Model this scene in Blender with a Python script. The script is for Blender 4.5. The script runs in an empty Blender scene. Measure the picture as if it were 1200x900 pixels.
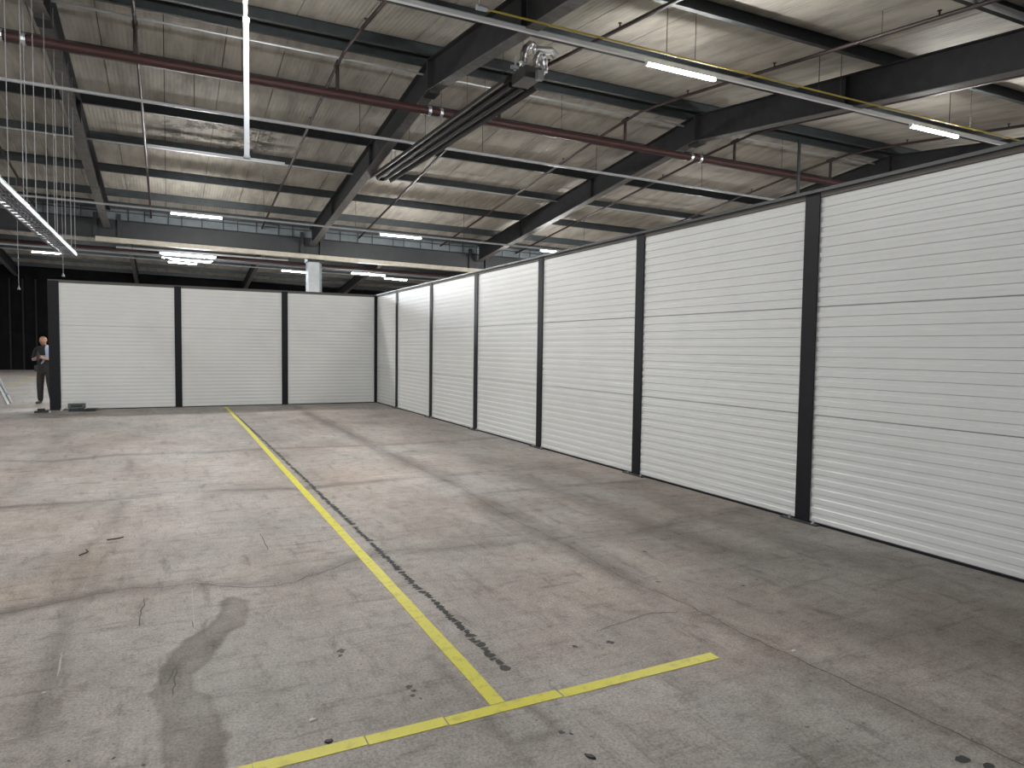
import bpy, math, random
import numpy as np
from mathutils import Vector, Matrix

random.seed(7)
rng = np.random.default_rng(7)
scene = bpy.context.scene
C = scene.collection

# ------------------------------------------------------------------ camera, world, exposure
EYE = 1.565                                   # eye height in metres
yaw, pitch, roll = math.radians(26.81), math.radians(-2.95), math.radians(0.75)
fw = Vector((math.sin(yaw)*math.cos(pitch), math.cos(yaw)*math.cos(pitch), math.sin(pitch)))
rt = Vector((math.cos(yaw), -math.sin(yaw), 0)); up = rt.cross(fw)
r2 = math.cos(roll)*rt + math.sin(roll)*up
u2 = -math.sin(roll)*rt + math.cos(roll)*up
cam_data = bpy.data.cameras.new('camera'); cam = bpy.data.objects.new('camera', cam_data); C.objects.link(cam)
cam.matrix_world = Matrix(((r2.x, u2.x, -fw.x, 0), (r2.y, u2.y, -fw.y, 0), (r2.z, u2.z, -fw.z, EYE), (0, 0, 0, 1)))
cam_data.sensor_width = 36.0; cam_data.lens = 36.0*798/1200; cam_data.clip_end = 300; cam_data.clip_start = 0.05
scene.camera = cam

world = bpy.data.worlds.new('world'); scene.world = world; world.use_nodes = True
world.node_tree.nodes['Background'].inputs[0].default_value = (0.93, 0.96, 1.0, 1)
world.node_tree.nodes['Background'].inputs[1].default_value = 0.37
vs = scene.view_settings
vs.view_transform = 'Standard'; vs.look = 'None'; vs.gamma = 1.0; vs.use_curve_mapping = False
vs.exposure = 1.42
LAMP = 290.0                                   # radiance of the LED diffusers

# ------------------------------------------------------------------ materials
def mat(name, col, rough=0.6, metal=0.0, var=0.0, scale=6.0, bump=0.0, bscale=60.0, emit=None, spec=0.5):
    m = bpy.data.materials.new(name); m.use_nodes = True
    nt = m.node_tree; p = nt.nodes['Principled BSDF']
    p.inputs['Base Color'].default_value = (*col, 1); p.inputs['Roughness'].default_value = rough
    p.inputs['Metallic'].default_value = metal; p.inputs['Specular IOR Level'].default_value = spec
    geo = nt.nodes.new('ShaderNodeNewGeometry')
    if var > 0:
        n = nt.nodes.new('ShaderNodeTexNoise'); n.inputs['Scale'].default_value = scale; n.inputs['Detail'].default_value = 6
        n.inputs['Roughness'].default_value = 0.65
        nt.links.new(geo.outputs['Position'], n.inputs['Vector'])
        r = nt.nodes.new('ShaderNodeMapRange'); r.inputs[1].default_value = 0.3; r.inputs[2].default_value = 0.7
        r.inputs[3].default_value = 1-var; r.inputs[4].default_value = 1+var
        nt.links.new(n.outputs['Fac'], r.inputs[0])
        mx = nt.nodes.new('ShaderNodeMix'); mx.data_type = 'RGBA'; mx.blend_type = 'MULTIPLY'; mx.inputs[0].default_value = 1
        mx.inputs[6].default_value = (*col, 1)
        nt.links.new(r.outputs[0], mx.inputs[7]); nt.links.new(mx.outputs[2], p.inputs['Base Color'])
    if bump > 0:
        n2 = nt.nodes.new('ShaderNodeTexNoise'); n2.inputs['Scale'].default_value = bscale; n2.inputs['Detail'].default_value = 4
        nt.links.new(geo.outputs['Position'], n2.inputs['Vector'])
        b = nt.nodes.new('ShaderNodeBump'); b.inputs['Strength'].default_value = bump; b.inputs['Distance'].default_value = 0.01
        nt.links.new(n2.outputs['Fac'], b.inputs['Height']); nt.links.new(b.outputs[0], p.inputs['Normal'])
    if emit:
        p.inputs['Emission Color'].default_value = (*emit[0], 1); p.inputs['Emission Strength'].default_value = emit[1]
    return m

M = {}
M['panel'] = mat('panel_white', (0.76, 0.77, 0.755), 0.33, var=0.03, scale=1.5)
M['panel_core'] = mat('panel_core', (0.55, 0.47, 0.30), 0.9)
M['post'] = mat('post_anthracite', (0.006, 0.007, 0.010), 0.55, var=0.15, scale=9, spec=0.3)
M['channel'] = mat('channel_taupe', (0.11, 0.10, 0.085), 0.55, var=0.1)
M['cap'] = mat('cap_grey', (0.06, 0.063, 0.067), 0.4)
M['bolt'] = mat('bolt_zinc', (0.6, 0.6, 0.62), 0.35, 0.9)
M['rafter'] = mat('rafter_dark', (0.022, 0.022, 0.024), 0.65, var=0.25, scale=5, spec=0.3)
M['flange'] = mat('rafter_flange_dusty', (0.10, 0.097, 0.092), 0.7, var=0.3, scale=7)
M['purlin'] = mat('purlin_bluegrey', (0.028, 0.035, 0.038), 0.55, 0.1, var=0.25, scale=6)
M['galv'] = mat('galvanised', (0.50, 0.53, 0.56), 0.38, 0.75, var=0.12, scale=12)
M['silver'] = mat('silver_pipe', (0.62, 0.65, 0.68), 0.32, 0.85)
M['trunk'] = mat('trunk_white', (0.86, 0.89, 0.92), 0.4, 0.1)
M['trunkgrey'] = mat('trunk_grey', (0.33, 0.34, 0.345), 0.45, 0.1, var=0.1)
M['polewhite'] = mat('pole_light', (0.52, 0.55, 0.59), 0.4, 0.1)
M['traymetal'] = mat('tray_metal', (0.20, 0.21, 0.225), 0.45, 0.5, var=0.15)
M['red'] = mat('sprinkler_red', (0.030, 0.0065, 0.0055), 0.65, var=0.25, scale=10)
M['redbranch'] = mat('branch_red', (0.022, 0.009, 0.008), 0.55, var=0.25, scale=10)
M['yellowpipe'] = mat('gas_yellow', (0.50, 0.40, 0.05), 0.45)
M['dark'] = mat('dark_metal', (0.030, 0.028, 0.027), 0.5)
M['hood'] = mat('heater_hood', (0.014, 0.013, 0.012), 0.7, 0.0, var=0.3, scale=5)
M['tube'] = mat('heater_tube', (0.016, 0.014, 0.013), 0.65, 0.0)
M['flex'] = mat('flex_aluminium', (0.75, 0.75, 0.76), 0.3, 1.0)
M['beam'] = mat('beam_charcoal', (0.018, 0.020, 0.023), 0.6, var=0.2, scale=4)
M['gutter'] = mat('gutter_bluegrey', (0.15, 0.175, 0.19), 0.6, var=0.2, scale=2.5)
M['beige'] = mat('tray_beige', (0.36, 0.33, 0.27), 0.6, var=0.15)
M['column'] = mat('column_grey', (0.30, 0.32, 0.33), 0.6, var=0.12, scale=3)
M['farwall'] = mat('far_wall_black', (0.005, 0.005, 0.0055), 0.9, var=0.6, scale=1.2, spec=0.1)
M['rack'] = mat('rack_dark', (0.0065, 0.0065, 0.007), 0.9)
M['wire'] = mat('wire_steel', (0.26, 0.265, 0.27), 0.5, 0.4)
M['lamp'] = mat('led_diffuser', (0.9, 0.9, 0.9), 0.5, emit=((1.0, 0.99, 0.965), LAMP))
M['lampcool'] = mat('tube_cool', (0.9, 0.9, 0.9), 0.5, emit=((0.78, 0.88, 1.0), LAMP*0.55))
M['residue'] = mat('old_tape', (0.07, 0.073, 0.07), 0.8, var=0.5, scale=30)
M['crack'] = mat('crack_dark', (0.10, 0.09, 0.08), 0.9)
M['joint'] = mat('joint_line', (0.10, 0.09, 0.08), 0.9, var=0.5, scale=20)
M['scratch'] = mat('scratch_pale', (0.46, 0.44, 0.42), 0.8)
M['oil'] = mat('oil_black', (0.03, 0.03, 0.03), 0.5, var=0.4, scale=30)
M['rubber'] = mat('rubber_black', (0.02, 0.02, 0.02), 0.6)
M['paper'] = mat('paper_white', (0.75, 0.74, 0.72), 0.8)
M['alu'] = mat('aluminium', (0.42, 0.44, 0.45), 0.4, 0.6)
M['skin'] = mat('skin', (0.45, 0.24, 0.15), 0.6)
M['hair'] = mat('hair', (0.24, 0.15, 0.09), 0.8)
M['shirt'] = mat('shirt_blue', (0.42, 0.47, 0.62), 0.8, var=0.1)
M['vest'] = mat('vest_black', (0.022, 0.022, 0.026), 0.8, var=0.3, scale=30)
M['trousers'] = mat('trousers_dark', (0.035, 0.032, 0.028), 0.85, var=0.3, scale=15)
M['shoe'] = mat('shoe', (0.05, 0.045, 0.045), 0.6)
M['tool'] = mat('tool_dark', (0.03, 0.034, 0.036), 0.5)
M['toolgrey'] = mat('tool_grey', (0.11, 0.12, 0.12), 0.5)

def tape_mat():
    m = mat('yellow_tape', (0.70, 0.60, 0.045), 0.5)
    nt = m.node_tree; p = nt.nodes['Principled BSDF']; g = nt.nodes.new('ShaderNodeNewGeometry')
    n = nt.nodes.new('ShaderNodeTexNoise'); n.inputs['Scale'].default_value = 14; n.inputs['Detail'].default_value = 8; n.inputs['Roughness'].default_value = .7
    nt.links.new(g.outputs['Position'], n.inputs['Vector'])
    r = nt.nodes.new('ShaderNodeValToRGB')
    r.color_ramp.elements[0].position = .25; r.color_ramp.elements[0].color = (0.50, 0.44, 0.06, 1)
    r.color_ramp.elements[1].position = .5; r.color_ramp.elements[1].color = (0.80, 0.74, 0.06, 1)
    nt.links.new(n.outputs['Fac'], r.inputs[0]); nt.links.new(r.outputs[0], p.inputs['Base Color'])
    return m
M['tape'] = tape_mat(); M['tapefaint'] = mat('worn_yellow_paint', (0.36, 0.29, 0.10), 0.7, var=0.4, scale=8)

def deck_mat():
    m = bpy.data.materials.new('roof_deck'); m.use_nodes = True; nt = m.node_tree; N = nt.nodes; Lk = nt.links.new
    p = N['Principled BSDF']; p.inputs['Roughness'].default_value = 0.75; p.inputs['Specular IOR Level'].default_value = 0.2
    g = N.new('ShaderNodeNewGeometry')
    mp = N.new('ShaderNodeMapping'); mp.inputs['Scale'].default_value = (1.6, 0.35, 1); Lk(g.outputs['Position'], mp.inputs['Vector'])
    n = N.new('ShaderNodeTexNoise'); n.inputs['Scale'].default_value = 2.2; n.inputs['Detail'].default_value = 7; n.inputs['Roughness'].default_value = .62
    Lk(mp.outputs[0], n.inputs['Vector'])
    r = N.new('ShaderNodeValToRGB'); e = r.color_ramp.elements
    e[0].position = .25; e[0].color = (0.24, 0.23, 0.21, 1); e[1].position = .58; e[1].color = (0.46, 0.447, 0.415, 1)
    Lk(n.outputs['Fac'], r.inputs[0])
    n2 = N.new('ShaderNodeTexNoise'); n2.inputs['Scale'].default_value = 0.35; n2.inputs['Detail'].default_value = 3; Lk(g.outputs['Position'], n2.inputs['Vector'])
    r2_ = N.new('ShaderNodeValToRGB'); e = r2_.color_ramp.elements
    e[0].position = .3; e[0].color = (0.78, 0.76, 0.72, 1); e[1].position = .7; e[1].color = (1.05, 1.02, 0.98, 1); Lk(n2.outputs['Fac'], r2_.inputs[0])
    mx = N.new('ShaderNodeMix'); mx.data_type = 'RGBA'; mx.blend_type = 'MULTIPLY'; mx.inputs[0].default_value = 1
    Lk(r.outputs[0], mx.inputs[6]); Lk(r2_.outputs[0], mx.inputs[7])
    # old leak: dark mould and bare patches around one spot of the far slope
    sep = N.new('ShaderNodeSeparateXYZ'); Lk(g.outputs['Position'], sep.inputs[0])
    def rng_(out, a, b, c, d):
        q = N.new('ShaderNodeMapRange'); q.interpolation_type = 'SMOOTHSTEP'; q.inputs[1].default_value = a; q.inputs[2].default_value = b
        q.inputs[3].default_value = c; q.inputs[4].default_value = d; Lk(out, q.inputs[0]); return q.outputs[0]
    def mul(a, b):
        q = N.new('ShaderNodeMath'); q.operation = 'MULTIPLY'; Lk(a, q.inputs[0]); Lk(b, q.inputs[1]); return q.outputs[0]
    mk = mul(mul(rng_(sep.outputs[0], -0.6, 0.2, 0, 1), rng_(sep.outputs[0], 2.1, 2.9, 1, 0)), mul(rng_(sep.outputs[1], 16.3, 16.9, 0, 1), rng_(sep.outputs[1], 18.6, 19.2, 1, 0)))
    n3 = N.new('ShaderNodeTexNoise'); n3.inputs['Scale'].default_value = 1.7; n3.inputs['Detail'].default_value = 8; n3.inputs['Roughness'].default_value = .7; Lk(g.outputs['Position'], n3.inputs['Vector'])
    mk = mul(mk, rng_(n3.outputs['Fac'], 0.46, 0.56, 0, 0.8))
    mx2 = N.new('ShaderNodeMix'); mx2.data_type = 'RGBA'; Lk(mk, mx2.inputs[0]); Lk(mx.outputs[2], mx2.inputs[6]); mx2.inputs[7].default_value = (0.06, 0.058, 0.055, 1)
    Lk(mx2.outputs[2], p.inputs['Base Color'])
    # fine pressed lines along the panel
    w = N.new('ShaderNodeTexWave'); w.wave_type = 'BANDS'; w.bands_direction = 'X'; w.inputs['Scale'].default_value = 4.2; Lk(g.outputs['Position'], w.inputs['Vector'])
    b = N.new('ShaderNodeBump'); b.inputs['Strength'].default_value = 0.5; b.inputs['Distance'].default_value = 0.006
    Lk(w.outputs['Fac'], b.inputs['Height']); Lk(b.outputs[0], p.inputs['Normal'])
    return m
M['deck'] = deck_mat()
M['deckgap'] = mat('deck_joint', (0.03, 0.028, 0.026), 0.9)

def floor_mat():
    m = bpy.data.materials.new('concrete_floor'); m.use_nodes = True; nt = m.node_tree; N = nt.nodes; Lk = nt.links.new
    p = N['Principled BSDF']
    g = N.new('ShaderNodeNewGeometry')
    def noise(sc, det, rough=.6, stretch=None):
        n = N.new('ShaderNodeTexNoise'); n.inputs['Scale'].default_value = sc; n.inputs['Detail'].default_value = det; n.inputs['Roughness'].default_value = rough
        if stretch:
            mp = N.new('ShaderNodeMapping'); mp.inputs['Scale'].default_value = stretch; Lk(g.outputs['Position'], mp.inputs['Vector']); Lk(mp.outputs[0], n.inputs['Vector'])
        else: Lk(g.outputs['Position'], n.inputs['Vector'])
        return n.outputs['Fac']
    def ramp(f, *st):
        r = N.new('ShaderNodeValToRGB'); e = r.color_ramp.elements
        while len(e) < len(st): e.new(0.5)
        for q, (po, c) in zip(e, st): q.position = po; q.color = (*c, 1)
        Lk(f, r.inputs[0]); return r.outputs[0]
    def mixc(fac, a, b, mode='MIX'):
        x = N.new('ShaderNodeMix'); x.data_type = 'RGBA'; x.blend_type = mode
        if isinstance(fac, float): x.inputs[0].default_value = fac
        else: Lk(fac, x.inputs[0])
        Lk(a, x.inputs[6])
        if isinstance(b, tuple): x.inputs[7].default_value = (*b, 1)
        else: Lk(b, x.inputs[7])
        return x.outputs[2]
    base = ramp(noise(1.1, 9, .68, (1, .55, 1)), (.30, (.33, .292, .262)), (.48, (.43, .395, .365)), (.66, (.53, .50, .475)))
    tint = ramp(noise(.45, 4, .5), (.35, (1.02, .975, .945)), (.6, (.98, 1., 1.01)))
    c = mixc(1.0, base, tint, 'MULTIPLY')
    fine = ramp(noise(9, 10, .78), (.30, (.50, .48, .45)), (.46, (.95, .95, .95)), (.68, (1.2, 1.2, 1.2)))
    c = mixc(.9, c, fine, 'MULTIPLY')
    grain = ramp(noise(75, 5, .8), (.34, (.50, .49, .48)), (.58, (1.12, 1.12, 1.12)))
    c = mixc(.9, c, grain, 'MULTIPLY')
    streak = ramp(noise(3.2, 8, .75, (2.6, .5, 1)), (.34, (.55, .53, .50)), (.46, (1, 1, 1)))
    c = mixc(.75, c, streak, 'MULTIPLY')
    cross = ramp(noise(3.0, 8, .75, (.5, 2.8, 1)), (.34, (.55, .53, .50)), (.46, (1, 1, 1)))
    c = mixc(.75, c, cross, 'MULTIPLY')
    pits = ramp(noise(26, 3, .5), (.255, (.28, .27, .26)), (.285, (1, 1, 1)))
    c = mixc(.8, c, pits, 'MULTIPLY')
    a = N.new('ShaderNodeAttribute'); a.attribute_name = 'stain_shade'
    s = N.new('ShaderNodeSeparateColor'); Lk(a.outputs['Color'], s.inputs[0])
    c = mixc(s.outputs[2], c, mixc(1.0, c, (1.02, .74, .54), 'MULTIPLY'))
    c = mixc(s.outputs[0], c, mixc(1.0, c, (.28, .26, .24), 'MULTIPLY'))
    c = mixc(s.outputs[1], c, mixc(1.0, c, (.36, .325, .27), 'MULTIPLY'))
    Lk(c, p.inputs['Base Color'])
    rr = N.new('ShaderNodeMapRange'); rr.inputs[3].default_value = .72; rr.inputs[4].default_value = .45; Lk(noise(2.3, 5), rr.inputs[0]); Lk(rr.outputs[0], p.inputs['Roughness'])
    p.inputs['Specular IOR Level'].default_value = .35
    b = N.new('ShaderNodeBump'); b.inputs['Strength'].default_value = .35; b.inputs['Distance'].default_value = .004
    Lk(noise(60, 6, .7), b.inputs['Height']); Lk(b.outputs[0], p.inputs['Normal'])
    return m
M['floor'] = floor_mat()

# ------------------------------------------------------------------ mesh helpers
KB, SB = -0.0668, -0.023
def B(x, y, z):
    """roof frame: x along the purlins, y along the rafters, z height (the roof steel stands askew to the partition)"""
    return Vector((x, y + KB*x, z + SB*x))
def W(x, y, z): return Vector((x, y, z))

class MB:
    def __init__(s, f=W): s.v = []; s.f = []; s.m = []; s.map = f; s.cur = 0
    def add(s, vs_, fs):
        o = len(s.v); s.v += [s.map(*q) for q in vs_]
        for q in fs: s.f.append([i+o for i in q]); s.m.append(s.cur)
    def box(s, x0, x1, y0, y1, z0, z1):
        s.add([(x0,y0,z0),(x1,y0,z0),(x1,y1,z0),(x0,y1,z0),(x0,y0,z1),(x1,y0,z1),(x1,y1,z1),(x0,y1,z1)],
              [(0,3,2,1),(4,5,6,7),(0,1,5,4),(1,2,6,5),(2,3,7,6),(3,0,4,7)]); return s
    def prism_x(s, prof, x0, x1):          # closed profile of (y,z) swept along x
        n = len(prof)
        s.add([(x0, a, b) for a, b in prof] + [(x1, a, b) for a, b in prof],
              [(i, (i+1) % n, n+(i+1) % n, n+i) for i in range(n)] + [tuple(range(n-1, -1, -1)), tuple(range(n, 2*n))]); return s
    def prism_z(s, prof, z0, z1):
        n = len(prof)
        s.add([(a, b, z0) for a, b in prof] + [(a, b, z1) for a, b in prof],
              [(i, (i+1) % n, n+(i+1) % n, n+i) for i in range(n)] + [tuple(range(n-1, -1, -1)), tuple(range(n, 2*n))]); return s
    def sweep(s, path, w, z0, z1):         # vertical-sided bar along points (x,y,z), width w in x, from z+z0 to z+z1
        k = len(path); vs_ = []
        for x, y, z in path: vs_ += [(x-w/2, y, z+z0), (x+w/2, y, z+z0), (x+w/2, y, z+z1), (x-w/2, y, z+z1)]
        fs = [(0,1,2,3), tuple(4*(k-1)+i for i in (3,2,1,0))]
        for i in range(k-1):
            for j in range(4): fs.append((4*i+j, 4*i+4+j, 4*i+4+(j+1) % 4, 4*i+(j+1) % 4))
        s.add(vs_, fs); return s
    def tube(s, pts, r, n=8, caps=True):
        P = [Vector(q) for q in pts]; rings = []
        for i, q in enumerate(P):
            a = P[max(0, i-1)]; b = P[min(len(P)-1, i+1)]; d = (b-a).normalized()
            e = d.cross(Vector((0, 0, 1)))
            if e.length < 0.05: e = d.cross(Vector((0, 1, 0)))
            e.normalize(); g = e.cross(d)
            rr = r[i] if isinstance(r, (list, tuple)) else r
            rings += [tuple(q + rr*(math.cos(2*math.pi*k/n)*e + math.sin(2*math.pi*k/n)*g)) for k in range(n)]
        fs = []
        for i in range(len(P)-1):
            for k in range(n): fs.append((i*n+k, i*n+(k+1) % n, (i+1)*n+(k+1) % n, (i+1)*n+k))
        if caps: fs += [tuple(range(n-1, -1, -1)), tuple((len(P)-1)*n+k for k in range(n))]
        s.add(rings, fs); return s
    def build(s, name, m, parent=None, loc=None, smooth=False):
        me = bpy.data.meshes.new(name)
        if parent is not None:
            o0 = abs_loc(parent)
            loc = o0 if loc is None else Vector(loc)
        elif loc is None:
            A = np.array([tuple(q) for q in s.v]); loc = Vector(((A[:,0].min()+A[:,0].max())/2, (A[:,1].min()+A[:,1].max())/2, A[:,2].min()))
        loc = Vector(loc)
        me.from_pydata([tuple(q-loc) for q in s.v], [], s.f)
        for q in (m if isinstance(m, (list, tuple)) else [m]): me.materials.append(q)
        if any(s.m): me.polygons.foreach_set('material_index', s.m)
        if smooth: me.polygons.foreach_set('use_smooth', [True]*len(me.polygons))
        me.update()
        return link(name, me, loc, parent)
ABS = {}
def abs_loc(o): return ABS[o.name]
def link(name, me, loc, parent=None):
    o = bpy.data.objects.new(name, me); C.objects.link(o); ABS[o.name] = Vector(loc)
    if parent is not None: o.parent = parent; o.location = Vector(loc) - ABS[parent.name]
    else: o.location = loc
    return o
def tag(o, label, cat, group=None):
    o['label'] = label; o['category'] = cat
    if group: o['group'] = group
    return o
def thing(name, loc, label=None, cat=None, group=None):
    o = link(name, None, Vector(loc)); o.empty_display_size = 0.1
    if label: tag(o, label, cat, group)
    return o
def struct(o, label=None):
    o['kind'] = 'structure'
    if label: o['label'] = label
    return o

# ------------------------------------------------------------------ floor
def vnoise(x, y, sc, seed):
    """smooth value noise 0..1"""
    t = np.random.default_rng(seed).random((64, 64))
    u = x/sc; v = y/sc; i = np.floor(u).astype(int); j = np.floor(v).astype(int); fu = u-i; fv = v-j
    fu = fu*fu*(3-2*fu); fv = fv*fv*(3-2*fv)
    g = lambda a, b: t[a % 64, b % 64]
    return (g(i, j)*(1-fu)+g(i+1, j)*fu)*(1-fv) + (g(i, j+1)*(1-fu)+g(i+1, j+1)*fu)*fv
def fbm(x, y, sc, seed): return sum(vnoise(x, y, sc/2**k, seed+k)*0.5**k for k in range(4))/1.875
def seg_dist(x, y, pts):
    d = np.full(x.shape, 1e9)
    for (ax, ay), (bx, by) in zip(pts[:-1], pts[1:]):
        dx, dy = bx-ax, by-ay; t = np.clip(((x-ax)*dx+(y-ay)*dy)/(dx*dx+dy*dy), 0, 1)
        d = np.minimum(d, np.hypot(x-ax-t*dx, y-ay-t*dy))
    return d
def in_poly(x, y, pts):
    c = np.zeros(x.shape, bool); n = len(pts)
    for i in range(n):
        (ax, ay), (bx, by) = pts[i], pts[(i+1) % n]
        k = ((ay > y) != (by > y)) & (x < (bx-ax)*(y-ay)/(by-ay+1e-12)+ax); c ^= k
    return c
CR1 = [(-3.2, 4.70), (-1.6, 4.72), (-0.881, 4.754), (-0.724, 4.795), (-0.518, 4.867), (-0.246, 4.923), (-0.051, 4.868), (0.149, 4.864), (0.343, 4.686), (0.542, 4.595), (0.729, 4.598), (0.827, 4.683), (1.053, 4.799), (1.239, 4.93)]
CR1B = [(1.239, 4.93), (1.529, 5.033), (1.905, 4.913), (2.257, 4.882), (2.563, 4.879), (2.928, 4.715), (3.528, 4.674), (4.19, 4.79), (5.15, 4.942)]
TRACK = [(2.9, 18.5), (2.907, 10.03), (2.9, 8.43), (2.911, 7.0), (2.815, 5.53), (2.832, 4.65), (2.783, 3.675), (2.847, 3.235), (2.839, 2.73), (2.857, 2.4), (2.871, 2.07), (2.89, 1.75), (2.93, 1.0)]
J785 = [(-4.2, 7.85), (-1.437, 7.869), (-0.563, 7.805), (-0.072, 7.987), (0.67, 7.858), (1.22, 7.672), (2.98, 7.8), (3.95, 7.785), (5.15, 7.895)]
J1080 = [(-4.2, 10.9), (-1.999, 11.015), (-1.392, 10.694), (-0.628, 11.0), (0.574, 10.78), (0.992, 10.886), (3.2, 10.6), (4.257, 10.626), (5.2, 10.727)]
J66 = [(2.977, 6.676), (3.908, 6.624), (5.15, 6.59)]
WET = [(0.299, 4.555), (0.433, 4.397), (0.37, 4.037), (0.272, 3.917), (0.187, 3.683), (0.102, 3.493), (0.108, 3.337), (0.151, 3.208), (0.162, 3.048), (0.194, 2.845), (0.175, 2.653), (0.19, 2.3), (-0.03, 2.3), (-0.029, 2.75), (-0.049, 3.076), (-0.086, 3.378), (-0.053, 3.567), (-0.005, 3.817), (0.108, 4.031), (0.229, 4.197)]
def make_floor():
    xs = np.concatenate([np.arange(-4.5, -1.2, .04), np.arange(-1.2, 5.31, .018)]); ys = [0.9]
    while ys[-1] < 19.5: ys.append(ys[-1] + max(.014, .0042*ys[-1]))
    ys = np.array(ys); nx, ny = len(xs), len(ys)
    X, Y = np.meshgrid(xs, ys); X = X.ravel(); Y = Y.ravel()
    wx = X + 0.10*(fbm(X, Y, .35, 3)-.5); wy = Y + 0.10*(fbm(X, Y, .35, 9)-.5)
    n1 = fbm(X, Y, .8, 20); n2 = fbm(X, Y*0.35, .35, 31); n3 = fbm(X*.4, Y, .5, 47)
    dirt = np.zeros_like(X)
    def band(pts, wid, amp, nz, lo=.3, hi=.62):
        nonlocal dirt
        d = seg_dist(wx, wy, pts); q = amp*np.exp(-(d/wid)**2)*np.clip((nz-lo)/(hi-lo), 0, 1); dirt = np.maximum(dirt, q)
    band(TRACK, .17, .68, n2, .25, .6); band([(p[0]+.16, p[1]) for p in TRACK], .05, .45, n2); band([(2.72, 7.5), (2.62, 5.2), (2.66, 3.8), (2.7, 2.0)], .09, .42, n2)
    band(CR1, .11, .62, n3); band(CR1B, .14, .64, n3); band(J785, .10, .60, n3, .2); band(J1080, .13, .52, n3, .2); band(J66, .09, .62, n3, .2)
    band([(-.5, 11), (-.42, 7), (-.52, 5.5), (-.55, 4.6), (-.5, 3.2)], .07, .42, n2); band([(-.35, 7), (-.45, 5)], .04, .4, n2)
    band([(1.75, 9), (1.8, 6), (1.7, 4)], .12, .25, n2); band([(-1.6, 14), (-1.5, 9), (-1.7, 6)], .15, .3, n2)
    band([(1.19, 2.56), (1.2, 2.33), (1.39, 2.32), (1.39, 2.54)], .028, .45, np.ones_like(X)); band([(1.19, 3.2), (1.19, 2.2)], .03, .3, n2)
    band([(3.9, 9), (3.8, 6), (3.9, 3), (4.0, 1.2)], .25, .35, n2); band([(4.6, 8), (4.55, 2)], .2, .3, n2); band([(2.2, 3.2), (2.25, 1.4)], .18, .3, n2)
    dirt = np.maximum(dirt, .22*np.clip((n1-.52)/.2, 0, 1))
    lane = np.clip((wx-2.6)/1.0, 0, 1)*np.clip((7.5-wy)/3, 0, 1)           # trafficked, browner strip by the panel wall
    dirt = np.clip(dirt + lane*(.10+.25*n1), 0, .85)
    sx = X + .05*(fbm(X, Y, .12, 71)-.5); sy = Y + .16*(fbm(X, Y, .14, 83)-.5)
    sd = seg_dist(sx, sy, WET+WET[:1])*np.where(in_poly(sx, sy, WET), 1, -1)
    wet = np.clip((sd+.010)/.022, 0, 1)*np.clip(.55+.9*(fbm(X, Y*.5, .12, 55)-.45)+.22*np.exp(-(sd/.03)**2)*(sd > 0), .15, .8)
    dirt = np.maximum(dirt, .55*np.exp(-((wx+.6)/.05)**2-((wy-4.85)/.13)**2))
    red = .40*np.exp(-((wx+.52)/.20)**2-((wy-5.65)/.45)**2) + .30*np.exp(-((wx+.85)/.22)**2-((wy-5.2)/.3)**2) + .22*np.clip((n3-.5)/.2, 0, 1)*(wx > 1.6) + .22*np.exp(-((wx-2.2)/.5)**2-((wy-7.5)/1.2)**2) + .12*(n1 > .45)*lane
    V = np.zeros((len(X), 3)); V[:, 0] = X; V[:, 1] = Y
    i = np.arange(nx-1); j = np.arange(ny-1); I, J = np.meshgrid(i, j); a = (J*nx+I).ravel()
    F = np.stack([a, a+1, a+nx+1, a+nx], 1)
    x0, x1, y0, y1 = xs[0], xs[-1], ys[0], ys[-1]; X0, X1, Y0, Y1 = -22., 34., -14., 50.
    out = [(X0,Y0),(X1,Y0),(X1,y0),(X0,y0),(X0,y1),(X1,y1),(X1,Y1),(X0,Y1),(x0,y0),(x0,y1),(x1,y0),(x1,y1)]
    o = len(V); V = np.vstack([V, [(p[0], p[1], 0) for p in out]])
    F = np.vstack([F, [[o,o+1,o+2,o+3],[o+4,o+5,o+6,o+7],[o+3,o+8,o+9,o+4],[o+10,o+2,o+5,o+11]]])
    me = bpy.data.meshes.new('floor'); me.vertices.add(len(V)); me.vertices.foreach_set('co', V.ravel())
    me.loops.add(F.size); me.loops.foreach_set('vertex_index', F.ravel().astype(np.int32))
    me.polygons.add(len(F)); me.polygons.foreach_set('loop_start', np.arange(0, F.size, 4, dtype=np.int32)); me.update(calc_edges=True)
    col = np.zeros((len(V), 4)); col[:len(X), 0] = dirt; col[:len(X), 1] = np.clip(wet, 0, .85); col[:len(X), 2] = np.clip(red*.6, 0, .3); col[len(X):, 0] = .38; col[:, 3] = 1  # outer slab evenly darkened: shade of the dim far opening put into the colour
    at = me.attributes.new('stain_shade', 'FLOAT_COLOR', 'POINT'); at.data.foreach_set('color', col.ravel())
    me.materials.append(M['floor'])
    return struct(link('floor', me, Vector((0, 0, 0))), 'worn stained grey concrete floor slab')
floor = make_floor()

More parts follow.
